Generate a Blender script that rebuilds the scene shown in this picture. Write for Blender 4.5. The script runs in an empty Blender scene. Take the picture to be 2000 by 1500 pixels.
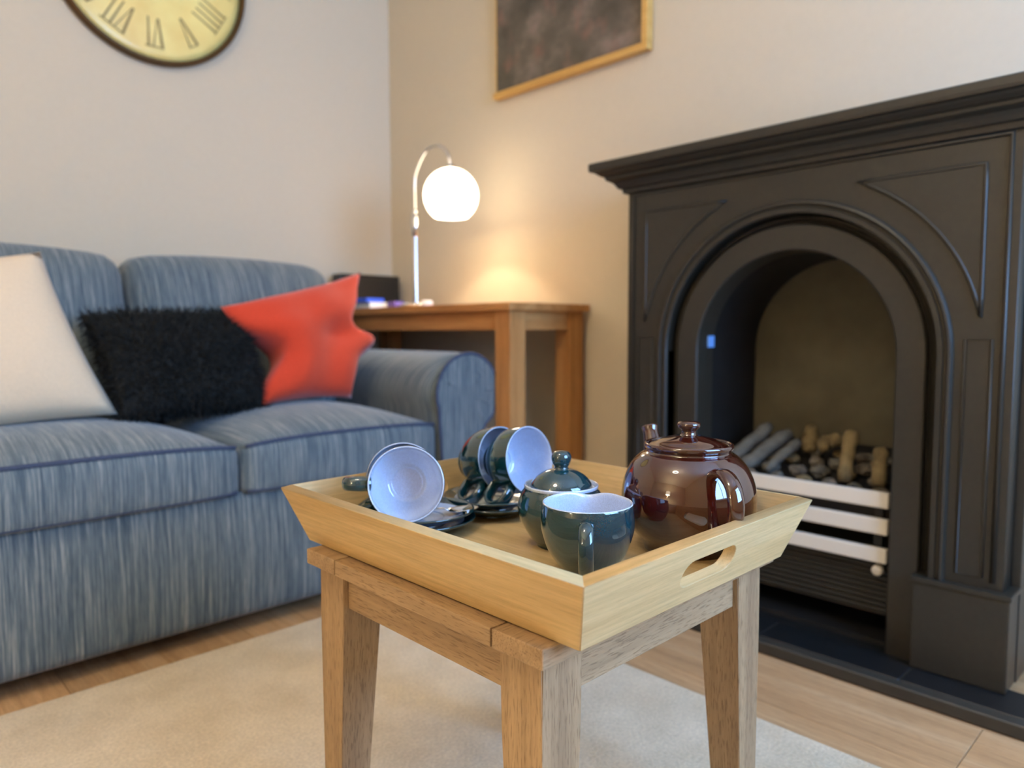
import bpy, bmesh, math, random
from mathutils import Vector, Matrix, Euler, noise as mnoise
random.seed(7)
S = bpy.context.scene
COL = S.collection
PI = math.pi

# ------------------------------------------------------------ camera
CAM_Z = 0.68
cam_data = bpy.data.cameras.new('camera')
cam = bpy.data.objects.new('camera', cam_data); COL.objects.link(cam)
_y, _p, _r = math.radians(44.1), math.radians(4.27), math.radians(-0.16)
_f = Vector((math.sin(_y)*math.cos(_p), math.cos(_y)*math.cos(_p), -math.sin(_p)))
_rt = Vector((math.cos(_y), -math.sin(_y), 0)); _up = _rt.cross(_f)
_R = math.cos(_r)*_rt + math.sin(_r)*_up; _U = math.cos(_r)*_up - math.sin(_r)*_rt
cam.matrix_world = Matrix(((_R.x, _U.x, -_f.x, 0), (_R.y, _U.y, -_f.y, 0), (_R.z, _U.z, -_f.z, CAM_Z), (0, 0, 0, 1)))
cam_data.sensor_width = 36; cam_data.sensor_fit = 'HORIZONTAL'
cam_data.lens = 36*1417.4/2000
cam_data.clip_start = 0.02
cam_data.dof.use_dof = True; cam_data.dof.focus_distance = 0.75; cam_data.dof.aperture_fstop = 3.6
S.camera = cam

# ------------------------------------------------------------ world, lights, exposure
S.view_settings.view_transform = 'Standard'; S.view_settings.look = 'None'
S.view_settings.gamma = 1; S.view_settings.use_curve_mapping = False
S.view_settings.exposure = 0.36
W = bpy.data.worlds.new('sky'); S.world = W; W.use_nodes = True
W.node_tree.nodes['Background'].inputs[0].default_value = (0.62, 0.76, 1.0, 1)
W.node_tree.nodes['Background'].inputs[1].default_value = 1.0
def area(name, loc, rot, sx, sy, col, power, shape='RECTANGLE'):
    l = bpy.data.lights.new(name, 'AREA'); l.shape = shape; l.size = sx; l.size_y = sy
    l.color = col; l.energy = power
    o = bpy.data.objects.new(name, l); COL.objects.link(o); o.location = loc; o.rotation_euler = rot
    return o
WARM = (1.0, 0.86, 0.64); COOL = (0.27, 0.52, 1.0)
# daylight coming in through the window of the wall behind the camera
area('window_daylight', (1.00, -1.14, 1.32), (PI/2, 0, 0), 1.25, 1.35, COOL, 78)

# ------------------------------------------------------------ materials
def lin(c):
    return tuple(((v/255+0.055)/1.055)**2.4 if v/255 > 0.04045 else v/255/12.92 for v in c)
def newmat(name):
    m = bpy.data.materials.new(name); m.use_nodes = True
    nt = m.node_tree; return m, nt, nt.nodes['Principled BSDF']
def setp(b, rough=0.5, metal=0.0, coat=0.0, spec=0.5, sheen=0.0):
    b.inputs['Roughness'].default_value = rough; b.inputs['Metallic'].default_value = metal
    b.inputs['Coat Weight'].default_value = coat; b.inputs['Coat Roughness'].default_value = 0.03
    b.inputs['Specular IOR Level'].default_value = spec
    b.inputs['Sheen Weight'].default_value = sheen
def nd(nt, t, **kw):
    n = nt.nodes.new(t)
    for k, v in kw.items(): setattr(n, k, v)
    return n
def ramp(nt, fac, stops):
    r = nd(nt, 'ShaderNodeValToRGB'); cr = r.color_ramp
    while len(cr.elements) < len(stops): cr.elements.new(0.5)
    for e, (p, c) in zip(cr.elements, stops): e.position = p; e.color = (*c, 1)
    nt.links.new(fac, r.inputs[0]); return r.outputs[0]
def mapped(nt, scale, coord='Object'):
    tc = nd(nt, 'ShaderNodeTexCoord'); mp = nd(nt, 'ShaderNodeMapping')
    mp.inputs['Scale'].default_value = scale
    nt.links.new(tc.outputs[coord], mp.inputs[0]); return mp
def noise(nt, vec, scale, detail=3, rough=0.5):
    n = nd(nt, 'ShaderNodeTexNoise'); n.inputs['Scale'].default_value = scale
    n.inputs['Detail'].default_value = detail; n.inputs['Roughness'].default_value = rough
    nt.links.new(vec, n.inputs['Vector']); return n.outputs[0]
def bump(nt, b, h, strength=0.2, dist=0.002):
    n = nd(nt, 'ShaderNodeBump'); n.inputs['Strength'].default_value = strength
    n.inputs['Distance'].default_value = dist
    nt.links.new(h, n.inputs['Height']); nt.links.new(n.outputs[0], b.inputs['Normal'])
def mixc(nt, a, b_, fac, mode='MIX'):
    m = nd(nt, 'ShaderNodeMix', data_type='RGBA', blend_type=mode)
    if isinstance(fac, float): m.inputs[0].default_value = fac
    else: nt.links.new(fac, m.inputs[0])
    for i, v in ((6, a), (7, b_)):
        if isinstance(v, tuple): m.inputs[i].default_value = (*v, 1)
        else: nt.links.new(v, m.inputs[i])
    return m.outputs[2]
def plain(name, c, rough=0.5, metal=0.0, coat=0.0, var=0.06, vs=12, spec=0.5, bstr=0.0, sheen=0.0):
    m, nt, b = newmat(name); setp(b, rough, metal, coat, spec, sheen); c = lin(c)
    mp = mapped(nt, (1, 1, 1)); n = noise(nt, mp.outputs[0], vs, 4)
    nt.links.new(ramp(nt, n, [(0.3, tuple(x*(1-var) for x in c)), (0.7, tuple(min(1, x*(1+var)) for x in c))]), b.inputs['Base Color'])
    if bstr: bump(nt, b, n, bstr)
    return m
def wood(name, axis, dark, mid, light, rough=0.45, fleck=0.25, sc=1.0, rnd=False, grey=False):
    m, nt, b = newmat(name); setp(b, rough, 0, 0, 0.35)
    i = 'xyz'.index(axis)
    s1 = [38*sc]*3; s1[i] = 2.2*sc
    s2 = [260*sc]*3; s2[i] = 9*sc
    s3 = [520*sc]*3; s3[i] = 55*sc
    mp = mapped(nt, s1); mp2 = mapped(nt, s2); mp3 = mapped(nt, s3)
    if rnd:
        oi = nd(nt, 'ShaderNodeObjectInfo')
        cmb = nd(nt, 'ShaderNodeVectorMath', operation='SCALE'); cmb.inputs[0].default_value = (31, 47, 23)
        nt.links.new(oi.outputs['Random'], cmb.inputs['Scale'])
        for q in (mp, mp2, mp3): nt.links.new(cmb.outputs[0], q.inputs['Location'])
    n1 = noise(nt, mp.outputs[0], 1, 4, 0.55); n2 = noise(nt, mp2.outputs[0], 1, 3, 0.6)
    c = ramp(nt, n1, [(0.25, lin(dark)), (0.5, lin(mid)), (0.75, lin(light))])
    fine = ramp(nt, n2, [(0.3, (0.80, 0.78, 0.75)), (0.65, (1.06, 1.05, 1.04))])
    c = mixc(nt, c, fine, 0.8, 'MULTIPLY')
    if fleck:
        n3 = noise(nt, mp3.outputs[0], 1, 2, 0.5)
        fl = ramp(nt, n3, [(0.53, (1, 1, 1)), (0.66, (0.45, 0.40, 0.36))])
        c = mixc(nt, c, fl, fleck, 'MULTIPLY')
    if rnd:
        rv = ramp(nt, oi.outputs['Random'], [(0.0, (0.86, 0.86, 0.86)), (1.0, (1.08, 1.06, 1.03))])
        c = mixc(nt, c, rv, 1.0, 'MULTIPLY')
    nt.links.new(c, b.inputs['Base Color'])
    bump(nt, b, n2, 0.15, 0.0006)
    return m
M = {}
M['wall'] = plain('wall_paint', (211, 197, 172), 0.9, var=0.012, vs=60, bstr=0.03)
M['ceiling'] = plain('ceiling_paint', (235, 228, 215), 0.9, var=0.01, vs=30)
M['white'] = plain('white_gloss_paint', (225, 220, 208), 0.45, var=0.02)
TW = ((196, 164, 112), (210, 180, 128), (222, 194, 144))
for a in 'xyz':
    M['tray_'+a] = wood('pale_rubberwood_'+a, a, *TW, 0.5, 0.12)
    M['table_'+a] = wood('oiled_acacia_'+a, a, (148, 120, 90), (168, 139, 104), (186, 157, 120), 0.5, 0.6)
    M['lampt_'+a] = wood('brown_oak_'+a, a, (166, 112, 60), (188, 132, 76), (204, 150, 92), 0.45, 0.2)
M['floor'] = wood('oak_laminate', 'y', (176, 138, 98), (200, 160, 116), (216, 180, 138), 0.4, 0.25, 0.7, rnd=True)
M['black'] = plain('black_cast_iron', (45, 42, 35), 0.40, var=0.10, vs=90, spec=0.5, bstr=0.05)
M['soot'] = plain('sooty_black', (22, 21, 20), 0.6, var=0.2, vs=20)
M['fireback'] = plain('olive_grey_fireback', (92, 86, 68), 0.8, var=0.15, vs=14)
M['slate'] = plain('black_slate', (24, 26, 28), 0.35, var=0.15, vs=30)
M['slate_edge'] = plain('dark_grey_slate_edge', (56, 53, 47), 0.4, var=0.1, vs=30)
M['enamel'] = plain('cream_enamel', (226, 218, 204), 0.3, var=0.01)
M['chrome'] = plain('polished_chrome', (225, 225, 225), 0.12, 1.0, var=0.02)
M['steel'] = plain('spoon_steel', (210, 208, 205), 0.08, 1.0, var=0.02)
M['sticker'] = plain('sticker_blue_reflection', (120, 170, 235), 0.5, var=0.02)  # blue of reflected daylight painted in as the sticker's colour
M['screen_black'] = plain('black_plastic', (34, 32, 28), 0.35, var=0.05)
M['paper'] = plain('white_paper', (232, 230, 226), 0.7, var=0.02)
M['blue_cover'] = plain('bright_blue_card', (50, 95, 225), 0.5, var=0.05)
M['purple_card'] = plain('purple_plastic', (120, 95, 170), 0.5, var=0.05)
M['frame'] = wood('gilt_oak_frame', 'y', (196, 148, 78), (212, 166, 92), (224, 180, 106), 0.45, 0.1)
M['log_grey'] = plain('ash_grey_ceramic_log', (98, 95, 86), 0.9, var=0.35, vs=30, bstr=0.6)
M['log_tan'] = plain('tan_ceramic_log', (120, 104, 72), 0.9, var=0.4, vs=30, bstr=0.6)
M['coal'] = plain('grey_brown_coal', (104, 96, 84), 0.9, var=0.5, vs=40, bstr=0.6)
M['cream'] = plain('cream_linen', (222, 199, 167), 0.95, var=0.04, vs=240, bstr=0.15, sheen=0.2)
M['red'] = plain('brick_red_wool', (205, 62, 30), 0.95, var=0.08, vs=260, bstr=0.15, sheen=0.25)
M['fur'] = plain('black_shaggy_pile', (36, 36, 34), 0.95, var=0.4, vs=150, spec=0.2)
M['bronze'] = plain('dark_bronze_rim', (92, 66, 34), 0.35, 0.6, var=0.1)
M['ink'] = plain('faded_brown_ink', (150, 126, 74), 0.6, var=0.05)
def glaze(name, c1, c2, rough=0.06, vs=6, coat=1.0, ior=1.6):
    m, nt, b = newmat(name); setp(b, rough, 0, coat, 0.5); b.inputs['Coat IOR'].default_value = ior
    mp = mapped(nt, (1, 1, 1)); n = noise(nt, mp.outputs[0], vs*6, 5, 0.6); n2 = noise(nt, mp.outputs[0], 900, 2)
    c = ramp(nt, n, [(0.3, lin(c1)), (0.7, lin(c2))])
    sp = ramp(nt, n2, [(0.35, (0.8, 0.8, 0.8)), (0.7, (1.15, 1.15, 1.15))])
    nt.links.new(mixc(nt, c, sp, 0.7, 'MULTIPLY'), b.inputs['Base Color']); return m
M['teal'] = glaze('teal_green_glaze', (6, 46, 54), (14, 62, 70), 0.07)
M['whiteglaze'] = glaze('white_glaze_daylight_tint', (196, 210, 234), (204, 217, 238), 0.12)  # white glaze; its blue tint carries the cool daylight cast
M['brownglaze'] = glaze('dark_brown_glaze', (54, 12, 6), (68, 18, 8), 0.03, ior=1.75)
def clockdial():
    m, nt, b = newmat('cream_dial_lamp_yellow'); setp(b, 0.32, 0, 0.3)
    mp = mapped(nt, (1, 1, 1)); n = noise(nt, mp.outputs[0], 9, 4)
    nt.links.new(ramp(nt, n, [(0.3, lin((240, 210, 126))), (0.7, lin((252, 234, 150)))]), b.inputs['Base Color']); return m
M['dial'] = clockdial()  # cream dial with the lamp's warm yellow reflection put into its colour
def paint_canvas():
    m, nt, b = newmat('dark_moorland_print'); setp(b, 0.35)
    mp = mapped(nt, (1, 5, 6)); n = noise(nt, mp.outputs[0], 1.6, 5, 0.6)
    mp2 = mapped(nt, (1, 14, 9)); n2 = noise(nt, mp2.outputs[0], 1, 3)
    c = ramp(nt, n, [(0.3, lin((76, 68, 56))), (0.5, lin((98, 88, 76))), (0.72, lin((134, 118, 106)))])
    p = ramp(nt, n2, [(0.58, (0, 0, 0)), (0.78, (1, 1, 1))])
    nt.links.new(mixc(nt, c, lin((140, 100, 86)), p), b.inputs['Base Color']); return m
M['print'] = paint_canvas()
def denim(name, arm=False):
    m, nt, b = newmat(name); setp(b, 0.95, 0, 0, 0.2, 0.3)
    def vec(sc):
        if not arm: return mapped(nt, sc).outputs[0]
        tc = nd(nt, 'ShaderNodeTexCoord'); sx = nd(nt, 'ShaderNodeSeparateXYZ'); nt.links.new(tc.outputs['Object'], sx.inputs[0])
        ad = nd(nt, 'ShaderNodeMath', operation='ADD'); nt.links.new(sx.outputs[0], ad.inputs[0]); nt.links.new(sx.outputs[1], ad.inputs[1])
        cb = nd(nt, 'ShaderNodeCombineXYZ'); nt.links.new(ad.outputs[0], cb.inputs[0]); nt.links.new(sx.outputs[2], cb.inputs[2])
        mp = nd(nt, 'ShaderNodeMapping'); mp.inputs['Scale'].default_value = sc; nt.links.new(cb.outputs[0], mp.inputs[0]); return mp.outputs[0]
    n = noise(nt, vec((240, 6, 6)), 1, 4, 0.65)
    n2 = noise(nt, vec((520, 40, 40)), 1, 2)
    c = ramp(nt, n, [(0.28, lin((64, 79, 90))), (0.5, lin((96, 109, 115))), (0.76, lin((166, 168, 160)))])
    f = ramp(nt, n2, [(0.3, (0.75, 0.77, 0.8)), (0.7, (1.12, 1.1, 1.08))])
    nt.links.new(mixc(nt, c, f, 0.9, 'MULTIPLY'), b.inputs['Base Color'])
    bump(nt, b, n2, 0.3, 0.001); return m
M['denim'] = denim('blue_slub_weave'); M['denim_arm'] = denim('blue_slub_weave_arm', True)
M['denim_dark'] = plain('navy_piping', (60, 70, 92), 0.9, var=0.15, vs=200)
def rugmat():
    m, nt, b = newmat('pale_beige_wool_loop'); setp(b, 1.0, 0, 0, 0.1, 0.2)
    mp = mapped(nt, (1, 1, 1)); n = noise(nt, mp.outputs[0], 7, 5, 0.65); n2 = noise(nt, mp.outputs[0], 190, 3)
    c = ramp(nt, n, [(0.3, lin((208, 188, 156))), (0.7, lin((230, 212, 182)))])
    f = ramp(nt, n2, [(0.3, (0.8, 0.79, 0.78)), (0.7, (1.08, 1.08, 1.08))])
    nt.links.new(mixc(nt, c, f, 0.8, 'MULTIPLY'), b.inputs['Base Color']); bump(nt, b, n2, 0.5, 0.004); return m
M['rug'] = rugmat()
def emit(name, col, s):
    m, nt, b = newmat(name); setp(b, 0.3)
    b.inputs['Base Color'].default_value = (0.9, 0.88, 0.82, 1)
    b.inputs['Emission Color'].default_value = (*col, 1); b.inputs['Emission Strength'].default_value = s; return m
M['opal'] = emit('lit_opal_glass', (1.0, 0.84, 0.62), 4.5)
M['opal2'] = emit('lit_lampshade_fabric', (1.0, 0.78, 0.5), 2.5)

# ------------------------------------------------------------ helpers
def thing(name, label, cat, loc=(0, 0, 0), rz=0.0, group=None, kind=None):
    o = bpy.data.objects.new(name, None); COL.objects.link(o); o.empty_display_size = 0.05
    o.location = loc; o.rotation_euler = (0, 0, rz); tag(o, label, cat, group, kind); return o
def tag(o, label=None, cat=None, group=None, kind=None):
    if label: o['label'] = label
    if cat: o['category'] = cat
    if group: o['group'] = group
    if kind: o['kind'] = kind
    return o
def link(name, me, mat, parent=None, smooth=False, loc=None):
    o = bpy.data.objects.new(name, me); COL.objects.link(o)
    if mat is not None and not me.materials: me.materials.append(M[mat] if isinstance(mat, str) else mat)
    if smooth:
        for p in me.polygons: p.use_smooth = True
    if parent: o.parent = parent
    if loc: o.location = loc
    return o
def frombm(name, bm, mat, parent=None, smooth=False, loc=None):
    bmesh.ops.recalc_face_normals(bm, faces=bm.faces)
    me = bpy.data.meshes.new(name); bm.to_mesh(me); bm.free()
    return link(name, me, mat, parent, smooth, loc)
def pyd(name, v, f, mat, parent=None, smooth=False, loc=None):
    bm = bmesh.new(); vs = [bm.verts.new(p) for p in v]
    for q in f:
        try: bm.faces.new([vs[i] for i in q])
        except ValueError: pass
    return frombm(name, bm, mat, parent, smooth, loc)
def addbox(bm, lo, hi, bev=0.0, seg=2):
    r = bmesh.ops.create_cube(bm, size=1)
    vs = r['verts']
    for v in vs:
        v.co = Vector((lo[i] + (v.co[i]+0.5)*(hi[i]-lo[i]) for i in range(3)))
    if bev:
        es = set(e for v in vs for e in v.link_edges)
        bmesh.ops.bevel(bm, geom=list(es), offset=bev, segments=seg, affect='EDGES', profile=0.7)
def box(name, lo, hi, mat, parent=None, bev=0.0, seg=2):
    bm = bmesh.new(); addbox(bm, lo, hi, bev, seg); return frombm(name, bm, mat, parent)
def lathe(name, prof, mat, parent=None, n=48, loc=None, smooth=True, deform=None):
    v = []; f = []; rings = []
    for r, z in prof:
        if r < 1e-6: rings.append([len(v)]); v.append((0, 0, z))
        else:
            rings.append(list(range(len(v), len(v)+n)))
            v += [(r*math.cos(2*PI*k/n), r*math.sin(2*PI*k/n), z) for k in range(n)]
    for a, b in zip(rings, rings[1:]):
        for k in range(n):
            k2 = (k+1) % n
            if len(a) == 1 and len(b) == 1: continue
            if len(a) == 1: f.append((a[0], b[k], b[k2]))
            elif len(b) == 1: f.append((a[k], a[k2], b[0]))
            else: f.append((a[k], a[k2], b[k2], b[k]))
    if deform: v = [deform(Vector(p)) for p in v]
    return pyd(name, v, f, mat, parent, smooth, loc)
def spline(pts, n=8):
    out = []; P = [Vector(p) for p in pts]
    for i in range(len(P)-1):
        p0 = P[max(i-1, 0)]; p1 = P[i]; p2 = P[i+1]; p3 = P[min(i+2, len(P)-1)]
        for k in range(n):
            t = k/n
            out.append(0.5*((2*p1)+(p2-p0)*t+(2*p0-5*p1+4*p2-p3)*t*t+(3*p1-p0-3*p2+p3)*t**3))
    out.append(P[-1]); return out
def sprof(pts, n=5):
    return [(max(0, p.x), p.y) for p in spline([(a, b, 0) for a, b in pts], n)]
def tubebm(bm, path, rad, n=10, side=None, flat=1.0, closed=False):
    """swept tube; rad number or list; with side given the section is an ellipse, wide along side"""
    P = [Vector(p) for p in path]; L = len(P); rings = []
    rr = rad if isinstance(rad, (list, tuple)) else [rad]*L
    prev = None
    for i, p in enumerate(P):
        if closed: t = (P[(i+1) % L]-P[i-1]).normalized()
        else: t = (P[min(i+1, L-1)]-P[max(i-1, 0)]).normalized()
        if side is not None: a = (Vector(side)-t*t.dot(Vector(side))).normalized()
        else:
            a = prev if prev is not None else (Vector((0, 0, 1)) if abs(t.z) < 0.9 else Vector((1, 0, 0)))
            a = (a-t*t.dot(a)).normalized()
        prev = a; b = t.cross(a)
        rings.append([bm.verts.new(p+a*rr[i]*math.cos(2*PI*k/n)+b*rr[i]*flat*math.sin(2*PI*k/n)) for k in range(n)])
    seq = list(zip(rings, rings[1:])) + ([(rings[-1], rings[0])] if closed else [])
    for a, b in seq:
        for k in range(n): bm.faces.new((a[k], a[(k+1) % n], b[(k+1) % n], b[k]))
    if not closed:
        bm.faces.new(rings[0][::-1]); bm.faces.new(rings[-1])
def tube(name, path, rad, mat, parent=None, n=10, side=None, flat=1.0, closed=False):
    bm = bmesh.new(); tubebm(bm, path, rad, n, side, flat, closed); return frombm(name, bm, mat, parent, True)
def flat_mesh(outlines, depth, bevel=0.0, res=1):
    """2-D outlines (first the outer, the others holes or islands) filled and extruded; Z runs from 0 to depth"""
    cu = bpy.data.curves.new('tmp', 'CURVE'); cu.dimensions = '2D'; cu.fill_mode = 'BOTH'
    cu.extrude = max(depth/2-bevel, 0); cu.bevel_depth = bevel; cu.bevel_resolution = res; cu.offset = -bevel
    for ol in outlines:
        s = cu.splines.new('POLY'); s.points.add(len(ol)-1)
        for q, p in zip(s.points, ol): q.co = (p[0], p[1], 0, 1)
        s.use_cyclic_u = True
    o = bpy.data.objects.new('tmp', cu); COL.objects.link(o)
    dg = bpy.context.evaluated_depsgraph_get()
    me = bpy.data.meshes.new_from_object(o.evaluated_get(dg))
    bpy.data.objects.remove(o); bpy.data.curves.remove(cu)
    bm = bmesh.new(); bm.from_mesh(me); bpy.data.meshes.remove(me)
    bmesh.ops.remove_doubles(bm, verts=bm.verts, dist=1e-5)
    for v in bm.verts: v.co.z += depth/2
    return bm
def flat(name, outlines, depth, mat, parent, xf, bevel=0.0, res=1):
    bm = flat_mesh(outlines, depth, bevel, res)
    for v in bm.verts: v.co = Vector(xf(*v.co))
    return frombm(name, bm, mat, parent)
def rbox(lo, hi, r, n=10, shape=None):
    """rounded, grid-subdivided box (cushions)"""
    lo = Vector(lo); hi = Vector(hi); c = (lo+hi)/2; h = (hi-lo)/2
    bm = bmesh.new(); bmesh.ops.create_cube(bm, size=2)
    bmesh.ops.subdivide_edges(bm, edges=bm.edges, cuts=n, use_grid_fill=True)
    for v in bm.verts:
        u = v.co.copy()
        q = Vector((math.copysign(abs(u[i])**0.75, u[i])*h[i] for i in range(3)))
        core = Vector((max(-h[i]+r, min(h[i]-r, q[i])) for i in range(3)))
        d = q-core
        if d.length > 1e-9: q = core+d.normalized()*min(r, max(abs(d.x), abs(d.y), abs(d.z)))
        if shape: q = shape(q, Vector((q[i]/h[i] for i in range(3))))
        v.co = c+q
    return bm
def copytree(o, parent=None):
    c = o.copy(); COL.objects.link(c); c.parent = parent
    for ch in o.children: copytree(ch, c)
    return c

# ============================================================ THE ROOM
WX, WY, H = 1.76, 2.53, 2.42       # right wall, back wall, ceiling height
LX, FY = -2.3, -1.1
def struct(o): o['kind'] = 'structure'; return o
struct(box('wall_back', (LX-0.1, WY, 0), (WX+0.1, WY+0.1, H), 'wall'))
struct(box('wall_left', (LX-0.1, FY-0.1, 0), (LX, WY, H), 'wall'))
bm = bmesh.new()                    # right wall with a recess for the firebox
RY0, RY1, RZ1 = 0.46, 0.98, 0.90
addbox(bm, (WX, FY, 0), (WX+0.25, RY0, H)); addbox(bm, (WX, RY1, 0), (WX+0.25, WY, H)); addbox(bm, (WX, RY0, RZ1), (WX+0.25, RY1, H))
struct(frombm('wall_right', bm, 'wall'))
bm = bmesh.new()                    # wall behind the camera with the window opening
WX0, WX1, WZ0, WZ1 = 0.38, 1.62, 0.65, 2.0
addbox(bm, (LX, FY-0.1, 0), (WX0, FY, H)); addbox(bm, (WX1, FY-0.1, 0), (WX+0.25, FY, H))
addbox(bm, (WX0, FY-0.1, 0), (WX1, FY, WZ0)); addbox(bm, (WX0, FY-0.1, WZ1), (WX1, FY, H))
struct(frombm('wall_front', bm, 'wall'))
w1 = struct(bpy.data.objects.new('window_1', None)); COL.objects.link(w1); w1.location = (0, FY, 0)
bm = bmesh.new()
for x in (WX0, WX1-0.05): addbox(bm, (x, -0.08, WZ0), (x+0.05, -0.01, WZ1))
for z in (WZ0, WZ1-0.05): addbox(bm, (WX0, -0.08, z), (WX1, -0.01, z+0.05))
frombm('window_frame', bm, 'white', w1)
for x in (0.78, 1.19): box('glazing_bar', (x, -0.07, WZ0), (x+0.03, -0.02, WZ1), 'white', w1)
box('glazing_bar', (WX0, -0.07, 1.60), (WX1, -0.02, 1.63), 'white', w1)
box('window_sill', (WX0-0.05, -0.02, WZ0-0.03), (WX1+0.05, 0.10, WZ0), 'white', w1)
struct(box('ceiling', (LX-0.1, FY-0.1, H), (WX+0.25, WY+0.1, H+0.1), 'ceiling'))
struct(box('baseboard_back', (LX, WY-0.016, 0), (WX, WY, 0.11), 'white', bev=0.004))
struct(box('baseboard_right', (WX-0.016, 1.17, 0), (WX, WY-0.016, 0.11), 'white', bev=0.004))
fl = struct(box('floor', (LX-0.1, FY-0.1, -0.06), (WX+0.25, WY+0.1, -0.012), 'floor'))
pw, pl = 0.18, 1.24
bmp = bmesh.new(); addbox(bmp, (0.0006, 0.0006, -0.012), (pw-0.0006, pl-0.0006, 0.0), 0.0008, 1)
plank_me = None
nx = int((WX-LX)/pw)+1
for i in range(nx):
    x = WX-pw*(i+1); y = FY-((i*0.437) % 1.0)*pl
    while y < WY:
        y0 = max(y, FY); y1 = min(y+pl, WY)
        if y1-y0 > 0.02:
            if plank_me is None:
                o = frombm('floor_plank', bmp, 'floor', fl); plank_me = o.data
            else: o = link('floor_plank', plank_me, None, fl)
            o.location = (x, y0, 0); o.scale = (1 if x >= LX else (pw-(LX-x))/pw, (y1-y0)/pl, 1)
            if x < LX: o.location.x = LX
        y += pl

# rug ---------------------------------------------------------
bm = bmesh.new(); addbox(bm, (-1.05, -0.75, 0.0005), (1.145, 1.50, 0.011), 0.004, 2)
tag(frombm('rug', bm, 'rug'), 'pale beige woven rug on the oak floor under the small table', 'rug')

# ============================================================ FIREPLACE
Y0, ZC = 0.72, 0.628
FX = 1.52
fp = thing('fireplace', 'black cast-iron arched fireplace with moulded mantelpiece against the right wall', 'fireplace', (FX, Y0, 0.026))
def fploc(o): o.location = (-FX, -Y0, -0.026); return o      # parts are modelled in room coordinates
def arch(r, zb, n=40):
    """from bottom left (+y) over the top to bottom right"""
    pts = [(Y0+r, zb), (Y0+r, (zb+ZC)/2)]
    pts += [(Y0+r*math.cos(PI*k/n), ZC+r*math.sin(PI*k/n)) for k in range(n+1)]
    pts += [(Y0-r, (zb+ZC)/2), (Y0-r, zb)]
    return pts
def yz(x0):                        # flat outline (y, z) -> thickness towards -x
    return lambda a, b, c: (x0-c, a, b)
ZB = 0.026
face = [(Y0+0.42, ZB)] + [(Y0+0.42, 1.04), (Y0-0.42, 1.04), (Y0-0.42, ZB)] + arch(0.297, ZB)[::-1]
fploc(flat('face_panel', [face], 0.24, 'black', fp, yz(WX), 0.002))
def archband(name, prof, mat, zb=ZB):
    """prof = [(radius, x)], swept along the arch"""
    n = len(arch(0.1, zb)); v = []; f = []
    for r, x in prof:
        v += [(x, p[0], p[1]) for p in arch(r, zb)]
    for a in range(len(prof)-1):
        for k in range(n-1): f.append((a*n+k, a*n+k+1, (a+1)*n+k+1, (a+1)*n+k))
    o = fploc(pyd(name, v, f, mat, fp, True)); o.data.set_sharp_from_angle(angle=math.radians(32)); return o
archband('arch_moulding', [(0.297, 1.60), (0.297, 1.516), (0.299, 1.513), (0.308, 1.513), (0.310, 1.5165), (0.313, 1.5165), (0.315, 1.512), (0.318, 1.510), (0.322, 1.511), (0.325, 1.516), (0.326, 1.522)], 'black', 0.20)
archband('inner_moulding', [(0.298, 1.60), (0.298, 1.552), (0.294, 1.546), (0.289, 1.545), (0.285, 1.548), (0.2835, 1.555), (0.280, 1.556), (0.2765, 1.552), (0.2735, 1.551)], 'black')
archband('arch_plate', [(0.276, 1.60), (0.276, 1.532), (0.274, 1.530), (0.224, 1.530), (0.221, 1.533), (0.220, 1.60)], 'black')
# spandrel panels: sunk look given by a raised bead round a slightly raised field
for sgn in (1, -1):
    a0 = math.atan2(0.344, 0.146); a1 = math.atan2(0.072, 0.362)
    arc = [(Y0+sgn*0.372*math.cos(a0+(a1-a0)*k/16), ZC+0.372*math.sin(a0+(a1-a0)*k/16)) for k in range(17)]
    ol = arc + [(Y0+sgn*0.364, 0.972)]
    sp = fploc(flat('spandrel_panel', [ol], 0.003, 'black', fp, yz(FX), 0.0008))
    bm = bmesh.new()
    cor = [arc[0], arc[-1], (Y0+sgn*0.364, 0.972)]
    pth = []
    def seg(a, b): return [(a[0]+(b[0]-a[0])*k/8, a[1]+(b[1]-a[1])*k/8) for k in range(8)]
    pth = arc[:-1] + seg(arc[-1], cor[2]) + seg(cor[2], arc[0])
    tubebm(bm, [(FX-0.001, p[0], p[1]) for p in pth], 0.0042, 8, closed=True)
    o = frombm('spandrel_bead', bm, 'black', sp, True)
# bead running round the face and sunk leg panels
bm = bmesh.new()
tubebm(bm, [(FX-0.001, Y0+0.402, 0.22), (FX-0.001, Y0+0.402, 1.018), (FX-0.001, Y0-0.402, 1.018), (FX-0.001, Y0-0.402, 0.22)], 0.005, 8)
fploc(frombm('face_bead', bm, 'black', fp, True))
for sgn in (1, -1):
    bm = bmesh.new(); a, b = sorted((Y0+sgn*0.343, Y0+sgn*0.385))
    tubebm(bm, [(FX-0.0005, a, 0.225), (FX-0.0005, b, 0.225), (FX-0.0005, b, 0.66), (FX-0.0005, a, 0.66)], 0.003, 6, closed=True)
    fploc(frombm('leg_bead', bm, 'black', fp, True))
    a, b = sorted((Y0+sgn*0.275, Y0+sgn*0.434))
    bm = bmesh.new(); addbox(bm, (1.502, a, ZB), (1.70, b, 0.196), 0.004, 2)
    pb = fploc(frombm('plinth_block', bm, 'black', fp))
    bm = bmesh.new(); addbox(bm, (1.498, a-0.003, 0.196), (1.70, b+0.003, 0.206), 0.003, 2)
    frombm('plinth_cap', bm, 'black', pb)
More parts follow.
